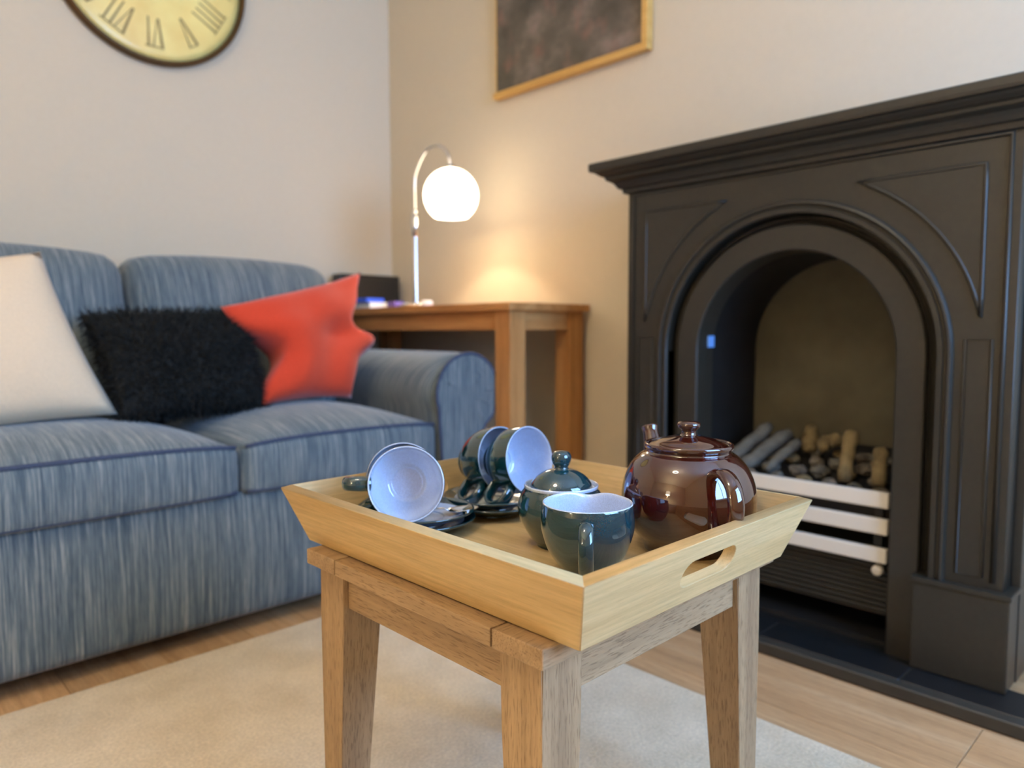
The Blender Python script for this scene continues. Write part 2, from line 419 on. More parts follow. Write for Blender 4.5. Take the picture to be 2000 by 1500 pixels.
# outer back strip of the surround, standing a little wider than the face
for sgn in (1, -1):
    a, b = sorted((Y0+sgn*0.42, Y0+sgn*0.436))
    fploc(box('side_strip', (1.57, a, ZB), (WX, b, 1.03), 'black', fp, 0.002))
def mantel():
    prof = [(0.0, 1.022), (0.010, 1.024), (0.012, 1.034), (0.020, 1.036), (0.024, 1.044), (0.030, 1.051), (0.040, 1.056), (0.043, 1.058), (0.043, 1.064),
            (0.050, 1.066), (0.058, 1.072), (0.062, 1.076), (0.072, 1.078), (0.073, 1.084), (0.073, 1.096), (0.070, 1.099)]
    v = []; f = []
    for o, z in prof:
        v += [(WX, Y0+0.42+o, z), (FX-o, Y0+0.42+o, z), (FX-o, Y0-0.42-o, z), (WX, Y0-0.42-o, z)]
    for a in range(len(prof)-1):
        for k in range(3): f.append((a*4+k, a*4+k+1, a*4+5+k, a*4+4+k))
    f.append((0, 1, 2, 3)); t = (len(prof)-1)*4; f.append((t, t+1, t+2, t+3))
    bm = bmesh.new(); vs = [bm.verts.new(p) for p in v]
    for q in f: bm.faces.new([vs[i] for i in q])
    fploc(frombm('mantel_shelf', bm, 'black', fp))
mantel()
# firebox behind the arch: a black vault closed by an arched fireback
bm = bmesh.new(); n_ = len(arch(0.1, ZB)); vs = []
for r_, x_ in ((0.222, 1.56), (0.222, 1.84), (0.236, 1.84), (0.236, 1.56)): vs.append([bm.verts.new((x_, p[0], p[1])) for p in arch(r_, ZB)])
for a_ in range(4):
    for k in range(n_-1): bm.faces.new((vs[a_][k], vs[a_][k+1], vs[(a_+1) % 4][k+1], vs[(a_+1) % 4][k]))
addbox(bm, (1.56, Y0-0.236, ZB), (1.84, Y0+0.236, ZB+0.01))
fb = fploc(frombm('firebox', bm, 'soot', fp))
flat('fireback', [arch(0.2215, ZB+0.012)], 0.012, 'fireback', fb, yz(1.832))
o = box('reflecting_sticker', (1.572, Y0+0.2145, 0.636), (1.597, Y0+0.2185, 0.664), 'sticker', fb); o['label'] = 'small sticker with a blue reflection painted in its colour'
bm = bmesh.new(); addbox(bm, (1.575, Y0-0.215, 0.285), (1.80, Y0+0.215, 0.318))
for v in bm.verts: v.co.z += 0.085*(v.co.x-1.575)/0.225 if v.co.z > 0.3 else 0
fploc(frombm('coal_tray', bm, 'soot', fp))
for z0, z1 in ((0.316, 0.349), (0.261, 0.294), (0.202, 0.233)):
    fploc(box('grate_bar', (1.546, Y0-0.213, z0), (1.560, Y0+0.213, z1), 'enamel', fp, 0.005, 3))
for y in (Y0-0.19, Y0+0.19):
    fploc(box('grate_upright', (1.562, y-0.008, 0.21), (1.572, y+0.008, 0.335), 'soot', fp))
lp = fploc(box('ash_panel', (1.580, Y0-0.215, 0.085), (1.588, Y0+0.215, 0.200), 'black', fp))
for k in range(9):
    box('slat', (1.574, Y0-0.21, 0.092+k*0.0117), (1.582, Y0+0.21, 0.098+k*0.0117), 'black', lp, 0.0015, 1)
kb = lathe('control_knob', [(0, 0.016), (0.008, 0.016), (0.011, 0.012), (0.0115, 0.004), (0.0115, 0)], 'enamel', fp, 20)
kb.rotation_euler = (0, -PI/2, 0); kb.location = (1.565-FX, 0.527-Y0, 0.184-0.026)
# ceramic logs and coals resting on the tray
def log(name, p0, p1, r, mat, label, grp):
    p0 = Vector(p0); p1 = Vector(p1); bm = bmesh.new(); rnd = random.Random(str(p0))
    pth = [p0.lerp(p1, k/7)+Vector((rnd.uniform(-1, 1), rnd.uniform(-1, 1), rnd.uniform(-1, 1)))*r*0.18 for k in range(8)]
    tubebm(bm, pth, [r*(0.8+0.3*rnd.random())*(0.75 if k in (0, 7) else 1) for k in range(8)], 9)
    me_o = frombm(name, bm, mat, None, True); tag(me_o, label, 'log', grp)
LG = 'ceramic logs of the gas fire'
log('ceramic_log', (1.615, 0.905, 0.352), (1.72, 0.845, 0.440), 0.016, 'log_grey', 'ash grey fire log slanting furthest left in the grate', LG)
log('ceramic_log', (1.595, 0.862, 0.345), (1.71, 0.790, 0.430), 0.017, 'log_grey', 'ash grey fire log slanting just right of the teapot lid', LG)
log('ceramic_log', (1.600, 0.795, 0.352), (1.68, 0.755, 0.415), 0.013, 'log_grey', 'thin ash grey fire log slanting beside the coals', LG)
log('ceramic_log', (1.700, 0.738, 0.388), (1.72, 0.742, 0.445), 0.019, 'log_tan', 'tan fire log standing at the back of the grate', LG)
log('ceramic_log', (1.672, 0.704, 0.408), (1.685, 0.660, 0.430), 0.017, 'log_tan', 'short tan fire log lying on top of the coals', LG)
log('ceramic_log', (1.595, 0.612, 0.352), (1.645, 0.622, 0.452), 0.017, 'log_tan', 'tall tan fire log standing upright right of centre in the grate', LG)
log('ceramic_log', (1.588, 0.540, 0.350), (1.605, 0.548, 0.430), 0.016, 'log_tan', 'tan fire log standing upright at the right end of the grate', LG)
rc = random.Random(3)
for k in range(28):
    bm = bmesh.new(); bmesh.ops.create_icosphere(bm, subdivisions=2, radius=1)
    s = rc.uniform(0.013, 0.019); off = Vector((rc.uniform(0, 50),)*3)
    for v in bm.verts:
        v.co *= 1+0.45*mnoise.noise(v.co*1.3+off); v.co = Vector((v.co.x*s, v.co.y*s*1.2, v.co.z*s*0.85))
    i, j = divmod(k, 7)
    me = frombm('coal', bm, ('coal', 'log_grey', 'coal', 'log_tan', 'log_grey')[k % 5], None, False)
    me.location = (1.592+i*0.040+rc.uniform(-.006, .006), 0.535+j*0.058+(i % 2)*0.025+rc.uniform(-.008, .008), 0.332+i*0.017+rc.uniform(0, .010))
    me.rotation_euler = (0, 0, rc.uniform(0, 6))
    tag(me, 'lump of grey brown imitation coal heaped behind the top bar', 'coal', 'imitation coals in the grate')
# hearth --------------------------------------------------------
he = thing('hearth', 'black slate hearth with a raised front edge below the fireplace', 'hearth', (1.40, Y0, 0))
HX = 1.4025
bm = bmesh.new(); addbox(bm, (HX, Y0-0.56, 0.0005), (HX+0.028, Y0+0.56, 0.026), 0.006, 3)
o = frombm('front_edge', bm, 'slate_edge', he); o.location = (-1.40, -Y0, 0)
yy = Y0-0.56
for k in range(4):
    o = box('tile', (HX+0.0295, yy+0.0012, 0.0005), (1.535, yy+0.28-0.0012, 0.0255), 'slate', he, 0.0015, 1); o.location = (-1.40, -Y0, 0); yy += 0.28
o = box('grout', (HX+0.029, Y0-0.558, 0.0005), (1.534, Y0+0.558, 0.0238), 'slate_edge', he); o.location = (-1.40, -Y0, 0)
o = box('inner_slab', (1.536, Y0-0.26, 0.0005), (1.75, Y0+0.26, 0.0255), 'slate', he); o.location = (-1.40, -Y0, 0)

# ============================================================ PICTURE AND CLOCK ON THE WALLS
pc = thing('picture', 'dark brown landscape picture in a thin pale oak frame above the fireplace', 'picture', (WX, 1.555, 1.465))
PY0, PY1, PZ0, PZ1 = 1.238, 1.873, 1.465, 2.12
fw = 0.020
def pbox(n, lo, hi, m):
    o = box(n, lo, hi, m, pc, 0.002); o.location = (-WX, -1.555, -1.465); return o
pbox('frame_rail', (1.728, PY0, PZ0), (1.757, PY1, PZ0+fw), 'frame'); pbox('frame_rail', (1.728, PY0, PZ1-fw), (1.757, PY1, PZ1), 'frame')
pbox('frame_stile', (1.728, PY0, PZ0+fw), (1.757, PY0+fw, PZ1-fw), 'frame'); pbox('frame_stile', (1.740, PY1-0.005, PZ0+fw), (1.757, PY1, PZ1-fw), 'frame')
pbox('print', (1.742, PY0+fw, PZ0+fw), (1.750, PY1-0.005, PZ1-fw), 'print')

ck = thing('wall_clock', 'round cream wall clock with roman numerals and a dark bronze rim', 'clock', (0.848, WY-0.003, 1.834))
ck.rotation_euler = (PI/2, 0, 0)          # local z faces the room (-y); local y is up
CR = 0.303
lathe('rim', [(CR-0.02, 0.0), (CR, 0.0), (CR+0.001, 0.015), (CR-0.003, 0.028), (CR-0.010, 0.032), (CR-0.015, 0.026), (CR-0.017, 0.012)], 'bronze', ck, 72)
lathe('dial', [(0, 0.020), (0.10, 0.0195), (0.20, 0.017), (CR-0.04, 0.012), (CR-0.018, 0.010), (CR-0.018, 0.0), (0, 0)], 'dial', ck, 72)
NUM = ['XII', 'I', 'II', 'III', 'IIII', 'V', 'VI', 'VII', 'VIII', 'IX', 'X', 'XI']
def numeral(txt, ang):
    r0, r1 = 0.150, 0.248; bm = bmesh.new()
    wd = {'I': 0.021, 'V': 0.036, 'X': 0.036}; tot = sum(wd[c] for c in txt); x = -tot/2
    def stroke(xa, ya, xb, yb, t):
        d = Vector((xb-xa, yb-ya)).normalized(); nrm = Vector((-d.y, d.x))*t/2
        vs = []
        for z in (0.0, 0.003):
            for px, py, s in ((xa, ya, 1), (xa, ya, -1), (xb, yb, -1), (xb, yb, 1)):
                vs.append(bm.verts.new((px+nrm.x*s, py+nrm.y*s, 0.0150+z)))
        for q in ((0, 1, 2, 3), (4, 5, 6, 7), (0, 1, 5, 4), (1, 2, 6, 5), (2, 3, 7, 6), (3, 0, 4, 7)): bm.faces.new([vs[i] for i in q])
    for c in txt:
        w = wd[c]
        if c == 'I': stroke(x+w/2, r0, x+w/2, r1, 0.0055)
        if c == 'V': stroke(x+0.004, r1, x+w/2, r0, 0.007); stroke(x+w-0.004, r1, x+w/2, r0, 0.003)
        if c == 'X': stroke(x+0.004, r1, x+w-0.004, r0, 0.007); stroke(x+w-0.004, r1, x+0.004, r0, 0.003)
        x += w
    stroke(-tot/2, r0, tot/2, r0, 0.002); stroke(-tot/2, r1, tot/2, r1, 0.002)
    for v in bm.verts:
        a = -ang; X, Y = v.co.x, v.co.y
        v.co.x = X*math.cos(a)-Y*math.sin(a); v.co.y = X*math.sin(a)+Y*math.cos(a)
    frombm('numeral', bm, 'ink', ck)
for k, t in enumerate(NUM): numeral(t, 2*PI*k/12)
for nm, a, L, w in (('hour_hand', 305, 0.12, 0.010), ('minute_hand', 60, 0.19, 0.007)):
    a = math.radians(a); bm = bmesh.new(); addbox(bm, (-w/2, -0.02, 0.0215), (w/2, L, 0.0235))
    for v in bm.verts:
        X, Y = v.co.x, v.co.y; v.co.x = X*math.cos(-a)-Y*math.sin(-a); v.co.y = X*math.sin(-a)+Y*math.cos(-a)
    frombm(nm, bm, 'bronze', ck)
lathe('hub', [(0, 0.026), (0.010, 0.025), (0.012, 0.0195)], 'bronze', ck, 20)

# ============================================================ SOFA
so = thing('sofa', 'blue slub-weave two-seat sofa with rolled arms against the back wall', 'sofa', (0.63, 2.0, 0.0))
SL = Vector((-0.63, -2.0, 0))
def sp_(o): o.location = SL; return o
SX0, SX1, SPL = -0.02, 1.215, 0.672
def frontbulge(q, u): return q+Vector((0, -0.010*(1-u.x**2)*(1-u.z**2)*(1 if u.y < 0 else 0), 0))
sp_(frombm('base', rbox((SX0-0.02, 1.562, 0.035), (SX1+0.02, 2.40, 0.325), 0.018, 10, frontbulge), 'denim', so, True))
for x in (SX0, SX1-0.05):
    for y in (1.62, 2.33): sp_(box('foot', (x, y, 0.0), (x+0.05, y+0.05, 0.04), 'screen_black', so, 0.004))
def seatshape(q, u):
    k = (1-abs(u.x)**2.4)*(1-abs(u.y)**3)
    if u.z > 0: q.z += 0.048*k+0.010*(1-abs(u.x)**3)
    q.y -= 0.016*(1-u.x**2)*(1-0.5*u.z**2) if u.y < -0.2 else 0
    return q
for a, b in ((SX0+0.004, SPL-0.002), (SPL+0.002, SX1)):
    c = sp_(frombm('seat_cushion', rbox((a, 1.545, 0.312), (b, 2.12, 0.428), 0.022, 14, seatshape), 'denim', so, True))
    for zz in (0.424, 0.324):
        pth = []
        for k in range(21):
            t = -0.97+1.94*k/20
            pth.append(((a+b)/2+t*(b-a)/2, 1.546-0.016*(1-t*t)*(0.6)+0.004, zz+(0.0125*(1-abs(t)**3) if zz > 0.4 else 0)))
        tube('piping', pth, 0.0045, 'denim_dark', c, 6)
def backshape(q, u):
    k = (1-abs(u.x)**2.5)*(1-abs(u.z)**2.5)
    if u.y < 0: q.y -= 0.045*k
    if u.z > 0: q.z += 0.018*(1-abs(u.x)**2.2)
    q.y += 0.05*u.z
    return q
for a, b in ((SX0, 0.628), (0.634, 1.255)):
    c = sp_(frombm('back_cushion', rbox((a, 2.10, 0.43), (b, 2.28, 0.885), 0.06, 12, backshape), 'denim', so, True))
sp_(frombm('back_frame', rbox((SX0-0.16, 2.27, 0.10), (SX1+0.16, 2.44, 0.80), 0.05, 8), 'denim', so, True))
def arm(xc, sgn):
    # rolled arm: a scroll roll on top of an upright panel, gathered at its front end
    R = 0.115; n = 28; L = 16; v = []; f = []
    zc = 0.503
    prof = []
    for k in range(n+1):                 # roll from the inner foot over the top to the outer underside
        a = math.radians(200-255*k/n); prof.append((xc+R*math.cos(a)*sgn, zc+R*math.sin(a)))
    prof = [(xc-sgn*0.095, 0.05), (xc-sgn*0.097, 0.28)] + prof + [(xc+sgn*0.035, 0.36), (xc+sgn*0.03, 0.05)]
    m = len(prof)
    for j in range(L+1):
        y = 1.548+(2.40-1.548)*j/L
        s = 1.0 if j else 0.93
        for (x, z) in prof: v.append((xc+(x-xc)*s, y-(0.0 if j else 0.012), z if z < 0.3 else zc+(z-zc)*s))
    for j in range(L):
        for k in range(m-1): f.append((j*m+k, j*m+k+1, (j+1)*m+k+1, (j+1)*m+k))
    f.append(tuple(range(m))); f.append(tuple(range(L*m, L*m+m)))
    o = sp_(pyd('arm', v, f, 'denim_arm', so, True))
    for p in o.data.polygons:
        if len(p.vertices) > 4: p.use_smooth = False
    tube('piping', [(xc+(x-xc)*0.97, 1.540, z if z < 0.3 else zc+(z-zc)*0.97) for x, z in prof[1:-1]], 0.005, 'denim_dark', o, 6)
    # gathered pleats on the roll's front end
    bm = bmesh.new()
    for k, (a, r0, r1, bend) in enumerate(((150, 0.35, 0.9, 0.10), (95, 0.5, 0.93, -0.12), (48, 0.2, 0.9, 0.15), (12, 0.4, 0.94, -0.1), (-30, 0.1, 0.9, 0.12), (-62, 0.5, 0.95, 0.1))):
        pp = []
        for q in range(5):
            rr = R*(r0+(r1-r0)*q/4); b = math.radians(a)+bend*math.sin(PI*q/4)
            pp.append((xc+sgn*rr*math.cos(b), 1.5395, zc+rr*math.sin(b)))
        tubebm(bm, pp, [0.002, 0.006, 0.008, 0.006, 0.002], 6)
    frombm('gathered_pleats', bm, 'denim_arm', o, True)
arm(1.322, 1); arm(-0.125, -1)

# scatter cushions --------------------------------------------------
def pillow(name, corners, thick, mat, label, n=22, pinch=0.10, seed=1, wob=0.0, pin=None, extra=None):
    """corners TL TR BR BL in room coordinates; thickness along the face normal"""
    TL, TR, BR, BL = [Vector(c) for c in corners]
    nrm = (TR-TL).cross(BL-TL).normalized(); v = []; f = []; off = Vector((seed*7.1,)*3)
    cen = (TL+TR+BR+BL)/4
    for s in (1, -1):
        for i in range(n+1):
            for j in range(n+1):
                a, b = 2*i/n-1, 2*j/n-1
                pa = a*(1-pinch*(1-b*b)); pb = b*(1-pinch*(1-a*a))      # edges drawn in between the corners
                if pin: pa, pb = pin(a, b, pa, pb)
                uu, vv = (pa+1)/2, (pb+1)/2
                p = TL*(1-uu)*(1-vv)+TR*uu*(1-vv)+BR*uu*vv+BL*(1-uu)*vv
                k = max(0.0, (1-a*a)*(1-b*b))**0.42
                h = thick/2*k*(1+wob*mnoise.noise(Vector((a*1.6, b*1.6, s))+off))
                if extra: h += extra(a, b, s)*k
                v.append(p+nrm*h*s)
    m = (n+1)*(n+1)
    for s in (0, 1):
        for i in range(n):
            for j in range(n):
                q = s*m+i*(n+1)+j; f.append((q, q+1, q+n+2, q+n+1))
    bm = bmesh.new(); vs = [bm.verts.new(p) for p in v]
    for q in f: bm.faces.new([vs[i] for i in q])
    bmesh.ops.remove_doubles(bm, verts=bm.verts, dist=1e-4)
    o = thing(name, label, 'cushion', tuple((BL+BR)/2))
    c = frombm('cover', bm, mat, o, True); c.location = -((BL+BR)/2)
    return o, c
pillow('cushion', [(-0.03, 1.98, 0.80), (0.388, 1.93, 0.858), (0.497, 1.80, 0.492), (0.03, 1.78, 0.465)], 0.15, 'cream', 'plain cream cushion leaning at the left end of the sofa', pinch=0.05, seed=2, wob=0.15)
bo, bc = pillow('cushion', [(0.468, 1.96, 0.718), (0.866, 1.96, 0.726), (0.856, 1.80, 0.482), (0.50, 1.80, 0.482)], 0.15, 'fur', 'black shaggy cushion between the cream and red cushions on the sofa', pinch=0.03, seed=4, wob=0.3, n=30)
# shaggy pile of the black cushion
rf = random.Random(11); bm = bmesh.new()
me = bc.data; polys = list(me.polygons)
for k in range(15000):
    p = rf.choice(polys); c = p.center; nn = p.normal
    w = Vector((rf.uniform(-1, 1), rf.uniform(-1, 1), rf.uniform(-1, 1)))
    c = c+w*0.006; d = (nn*0.8+w*0.8+Vector((0, 0, -0.3))).normalized(); s = d.cross(w).normalized()*0.0016
    L = rf.uniform(0.012, 0.028)
    a, b_, e = bm.verts.new(c-s), bm.verts.new(c+s), bm.verts.new(c+d*L)
    bm.faces.new((a, b_, e))
me = bpy.data.meshes.new('pile'); bm.to_mesh(me); bm.free()
o = link('pile', me, 'fur', bc); o['kind'] = 'stuff'
def redpin(a, b, pa, pb):
    # right side chopped in above a jutting ear, left side drawn in below the corner
    e = lambda c, w: math.exp(-((b-c)/w)**2)
    if a > 0: pa += a*a*(0.44*e(0.20, 0.16)-0.10*e(-0.20, 0.18)+0.10*e(0.5, 0.3))
    else: pa += a*a*(0.50*e(0.10, 0.42))
    return pa, pb
pillow('cushion', [(0.780, 1.90, 0.742), (1.232, 1.94, 0.858), (1.105, 1.80, 0.487), (0.836, 1.79, 0.486)], 0.17, 'red', 'brick red cushion with a dented side beside the sofa arm', pinch=0.07, seed=9, wob=0.35, n=30,
       pin=redpin, extra=lambda a, b, s: -0.03*math.exp(-((a-0.62)/0.3)**2-((b-0.0)/0.22)**2))

# ============================================================ LAMP TABLE IN THE CORNER
TX0, TX1, TY0, TY1, TZ = 1.404, 1.745, 1.457, 2.505, 0.757
lt = thing('lamp_table', 'brown oak console table in the corner behind the sofa arm', 'table', ((TX0+TX1)/2, (TY0+TY1)/2, 0))
LO = Vector((-(TX0+TX1)/2, -(TY0+TY1)/2, 0))
def lp_(o): o.location = LO; return o
lp_(box('table_top', (TX0-0.004, TY0-0.004, TZ-0.022), (TX1, TY1, TZ), 'lampt_y', lt, 0.003))
lw = 0.062
for x in (TX0+0.012, TX1-lw-0.012):
    for y in (TY0+0.012, TY1-lw-0.012):
        lp_(box('leg', (x, y, 0), (x+lw, y+lw, TZ-0.022), 'lampt_z', lt, 0.003))
ah = 0.055
for x in (TX0+0.020, TX1-0.042): lp_(box('apron', (x, TY0+0.074, TZ-0.022-ah), (x+0.022, TY1-0.074, TZ-0.022), 'lampt_y', lt))
for y in (TY0+0.020, TY1-0.042): lp_(box('apron', (TX0+0.074, y, TZ-0.022-ah), (TX1-0.074, y+0.022, TZ-0.022), 'lampt_x', lt))

# arc table lamp ------------------------------------------------
LBX, LBY = 1.505, 2.024
LSX, LSY, LSZ = 1.530, 1.862, 1.116
la = thing('table_lamp', 'chrome arc lamp with a glowing opal glass globe on the corner table', 'lamp', (LBX, LBY, TZ))
lathe('lamp_base', [(0, 0), (0.055, 0), (0.056, 0.004), (0.060, 0.010), (0.02, 0.014), (0.013, 0.018), (0, 0.018)], 'chrome', la, 40)
lathe('pole', [(0.0090, 0.01), (0.0090, 0.30), (0.0090, 0.325), (0.007, 0.332), (0.0, 0.333)], 'chrome', la, 20)
lathe('pole_collar', [(0.0090, 0.240), (0.0125, 0.242), (0.0125, 0.315), (0.0090, 0.317)], 'chrome', la, 20)
dx, dy = LSX-LBX, LSY-LBY
zt = LSZ-TZ+0.092
tube('arc_arm', spline([(0, 0, 0.32), (0, 0, 0.42), (dx*0.08, dy*0.08, 0.465), (dx*0.34, dy*0.34, 0.518), (dx*0.66, dy*0.66, 0.528), (dx*0.92, dy*0.92, 0.496), (dx, dy, zt)], 8), 0.0052, 'chrome', la, 10)
RS = 0.089
shp = [(RS*math.sin(a), RS*math.cos(a)) for a in [math.radians(8+(142-8)*k/24) for k in range(25)]]
shi = [((RS-0.004)*math.sin(a), (RS-0.004)*math.cos(a)) for a in [math.radians(142-(142-8)*k/24) for k in range(25)]]
sh = lathe('shade', shp+shi, 'opal', la, 48, loc=(dx, dy, LSZ-TZ))
lathe('shade_cap', [(0.016, RS*0.97), (0.016, RS+0.006), (0.0065, RS+0.012), (0, RS+0.012)], 'chrome', la, 20, loc=(dx, dy, LSZ-TZ))
pt = bpy.data.lights.new('lamp_bulb', 'POINT'); pt.color = (1.0, 0.80, 0.55); pt.energy = 3.4; pt.shadow_soft_size = 0.006
po = bpy.data.objects.new('lamp_bulb', pt); COL.objects.link(po); po.parent = la; po.location = (dx, dy, LSZ-TZ-0.022)

# odds and ends on the corner table ------------------------------
rt = thing('radio', 'black box-shaped radio at the back of the corner table', 'radio', (1.60, 2.46, TZ))
bm = bmesh.new(); addbox(bm, (-0.145, -0.03, 0.0), (0.125, 0.03, 0.138), 0.006, 2); frombm('case', bm, 'screen_black', rt)
bm = bmesh.new(); addbox(bm, (-0.13, -0.034, 0.02), (0.11, -0.029, 0.12), 0.002, 1); frombm('speaker_grille', bm, 'screen_black', rt)
bk = thing('booklet', 'white booklet with a bright blue cover lying by the red cushion', 'booklet', (1.50, 2.17, TZ))
o = box('pages', (-0.10, -0.02, 0.0), (0.12, 0.16, 0.020), 'paper', bk, 0.001)
o = box('cover', (-0.112, -0.02, 0.0201), (-0.04, 0.16, 0.034), 'blue_cover', bk, 0.001); o['label'] = 'bright blue cover'
tag(box('pill_box', (1.452, 2.075, TZ), (1.492, 2.12, TZ+0.022), 'purple_card', None, 0.004), 'small purple box at the foot of the arc lamp', 'box')
tag(lathe('jar', [(0, 0), (0.018, 0), (0.02, 0.003), (0.02, 0.016), (0.017, 0.02), (0, 0.021)], 'paper', None, 24, loc=(1.475, 1.925, TZ)), 'tiny white jar to the right of the arc lamp foot', 'jar')

# ============================================================ SMALL TABLE WITH THE TRAY
AX0, AX1, AY0, AY1, AZ = 0.440, 0.866, 0.417, 0.829, 0.4045
st = thing('side_table', 'small oiled wooden side table with tapered legs under the tray', 'table', ((AX0+AX1)/2, (AY0+AY1)/2, 0))
SO = Vector((-(AX0+AX1)/2, -(AY0+AY1)/2, 0))
def s_(o): o.location = SO; return o
TT = 0.019
EB = 0.0655
for a, b in ((AY0, AY0+EB), (AY1-EB, AY1)):
    s_(box('end_board', (AX0, a, AZ-TT), (AX1, b, AZ), 'table_x', st, 0.0022, 3))
nb = 4; bw = (AX1-AX0)/nb
for k in range(nb):
    s_(box('top_board', (AX0+k*bw+0.0002, AY0+EB+0.0022, AZ-TT), (AX0+(k+1)*bw-0.0002, AY1-EB-0.0022, AZ-0.0004), 'table_y', st, 0.0016, 2))
LT = 0.056; LBOT = 0.036; LI = 0.012
for sx in (0, 1):
    for sy in (0, 1):
        v = []
        for z, w in ((0.0112, LBOT), (0.30, 0.0525), (AZ-TT, LT)):
            xs = (AX0+LI, AX0+LI+w) if sx == 0 else (AX1-LI-w, AX1-LI)
            ys = (AY0+LI, AY0+LI+w) if sy == 0 else (AY1-LI-w, AY1-LI)
            v += [(xs[0], ys[0], z), (xs[1], ys[0], z), (xs[1], ys[1], z), (xs[0], ys[1], z)]
        f = [(0, 1, 2, 3), (8, 9, 10, 11)]
        for q in (0, 4):
            for k in range(4): f.append((q+k, q+(k+1) % 4, q+4+(k+1) % 4, q+4+k))
        bm = bmesh.new(); vs = [bm.verts.new(p) for p in v]
        for q in f: bm.faces.new([vs[i] for i in q])
        es = [e for e in bm.edges if abs(e.verts[0].co.z-e.verts[1].co.z) > 0.01]
        bmesh.ops.bevel(bm, geom=es, offset=0.0015, segments=2, affect='EDGES')
        s_(frombm('leg', bm, 'table_z', st))
AH = 0.046; ar = 0.007
for x in (AX0+LI+ar, AX1-LI-ar-0.018): s_(box('apron', (x, AY0+LI+LT-0.002, AZ-TT-AH), (x+0.018, AY1-LI-LT+0.002, AZ-TT), 'table_y', st, 0.001, 1))
for y in (AY0+LI+ar, AY1-LI-ar-0.018): s_(box('apron', (AX0+LI+LT-0.002, y, AZ-TT-AH), (AX1-LI-LT+0.002, y+0.018, AZ-TT), 'table_x', st, 0.001, 1))

# tray -----------------------------------------------------------------
BX0, BX1, BY0, BY1, BZ = 0.460, 0.832, 0.392, 0.858, 0.405
tr = thing('serving_tray', 'pale wooden serving tray with sloping sides holding the tea set', 'tray', ((BX0+BX1)/2, (BY0+BY1)/2, BZ))
TO = Vector((-(BX0+BX1)/2, -(BY0+BY1)/2, -BZ))
OFF, HT, TH = 0.026, 0.070, 0.0125
SLn = math.hypot(OFF, HT); ou, zu = OFF/SLn, HT/SLn
def traywall(name, axis, sgn, mat, slot):
    half = (BY1-BY0)/2 if axis == 'x' else (BX1-BX0)/2
    hl = lambda h: half+ou*h
    ol = [(-hl(0), 0), (hl(0), 0), (hl(SLn), SLn), (-hl(SLn), SLn)]
    ols = [ol]
    if slot:
        w, r, hc = 0.0505, 0.0150, 0.0375
        ols.append([(w/1-r+r*math.cos(a), hc+r*math.sin(a)) for a in [math.radians(-90+15*k) for k in range(13)]] +
                   [(-w/1+r+r*math.cos(a), hc+r*math.sin(a)) for a in [math.radians(90+15*k) for k in range(13)]])
    cx, cy = (BX0+BX1)/2, (BY0+BY1)/2
    def xf(s, h, t):
        off = ou*h-zu*t; z = BZ+zu*h+ou*t
        k = (half+off)/hl(h); s = s*k
        if axis == 'x': return (cx+sgn*((BX1-BX0)/2+off), cy+s, z)
        return (cx+s, cy+sgn*((BY1-BY0)/2+off), z)
    o = flat(name, ols, TH, mat, tr, xf, 0.0012, 2); o.location = TO
traywall('side_panel', 'x', -1, 'tray_y', False); traywall('side_panel', 'x', 1, 'tray_y', False)
traywall('end_panel', 'y', -1, 'tray_x', True); traywall('end_panel', 'y', 1, 'tray_x', True)
o = box('base_panel', (BX0+0.006, BY0+0.006, BZ+0.0015), (BX1-0.006, BY1-0.006, BZ+0.0085), 'tray_y', tr); o.location = TO
TF = BZ+0.0085        # tray floor

# ------------------------------------------------------------- crockery
def strap(name, pts, w, mat, parent, flatk=0.45, n=7, side=(0, 1, 0), taper=None):
    p = spline(pts, n); r = [w*(taper(i/(len(p)-1)) if taper else 1) for i in range(len(p))]
    return tube(name, p, r, mat, parent, 12, side, flatk)
CUP_R, CUP_H = 0.0485, 0.069
def cup(label, grp):
    t = thing('teacup', label, 'cup', group=grp)
    lathe('bowl', sprof([(0, 0.004), (0.020, 0.004), (0.0235, 0.0), (0.0265, 0.0), (0.0265, 0.004), (0.030, 0.009), (0.041, 0.022), (0.0475, 0.040), (0.0488, 0.055), (CUP_R, 0.0675), (0.0478, 0.0688)], 4), 'teal', t)
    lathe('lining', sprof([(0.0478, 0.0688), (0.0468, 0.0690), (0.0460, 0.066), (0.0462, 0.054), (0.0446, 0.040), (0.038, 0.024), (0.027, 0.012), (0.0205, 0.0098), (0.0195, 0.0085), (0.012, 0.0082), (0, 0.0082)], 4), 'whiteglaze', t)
    strap('handle', [(0.045, 0, 0.056), (0.056, 0, 0.059), (0.070, 0, 0.056), (0.0775, 0, 0.044), (0.073, 0, 0.030), (0.060, 0, 0.021), (0.041, 0, 0.0215)], 0.0090, 'teal', t, 0.55)
    return t
def aim(o, origin, axis, up_hint):
    """place a cup so that its mouth axis (local z) points along axis and its handle (local x) towards up_hint; origin = centre of the rim"""
    z = Vector(axis).normalized(); x = Vector(up_hint); x = (x-z*x.dot(z)).normalized(); y = z.cross(x)
    m = Matrix((x, y, z)).transposed().to_4x4(); m.translation = Vector(origin)-z*CUP_H
    o.matrix_world = m
CG = 'teal teacups lying on the saucers'
c1 = cup('teal teacup on its side with white inside facing the camera, nearest the tray corner', CG)
t = Vector((-0.53, -0.738, 0)).normalized(); right = Vector((0.812, -0.583, 0))
ax = (t*0.985+Vector((0, 0, 0.17))-right*0.03).normalized()
rim1 = Vector((0.531, 0.740, 0.4865))
aim(c1, rim1, ax, -right+Vector((0, 0, 0.03)))
c2 = copytree(c1); c2['label'] = 'teal teacup nested behind the cup that faces the camera'
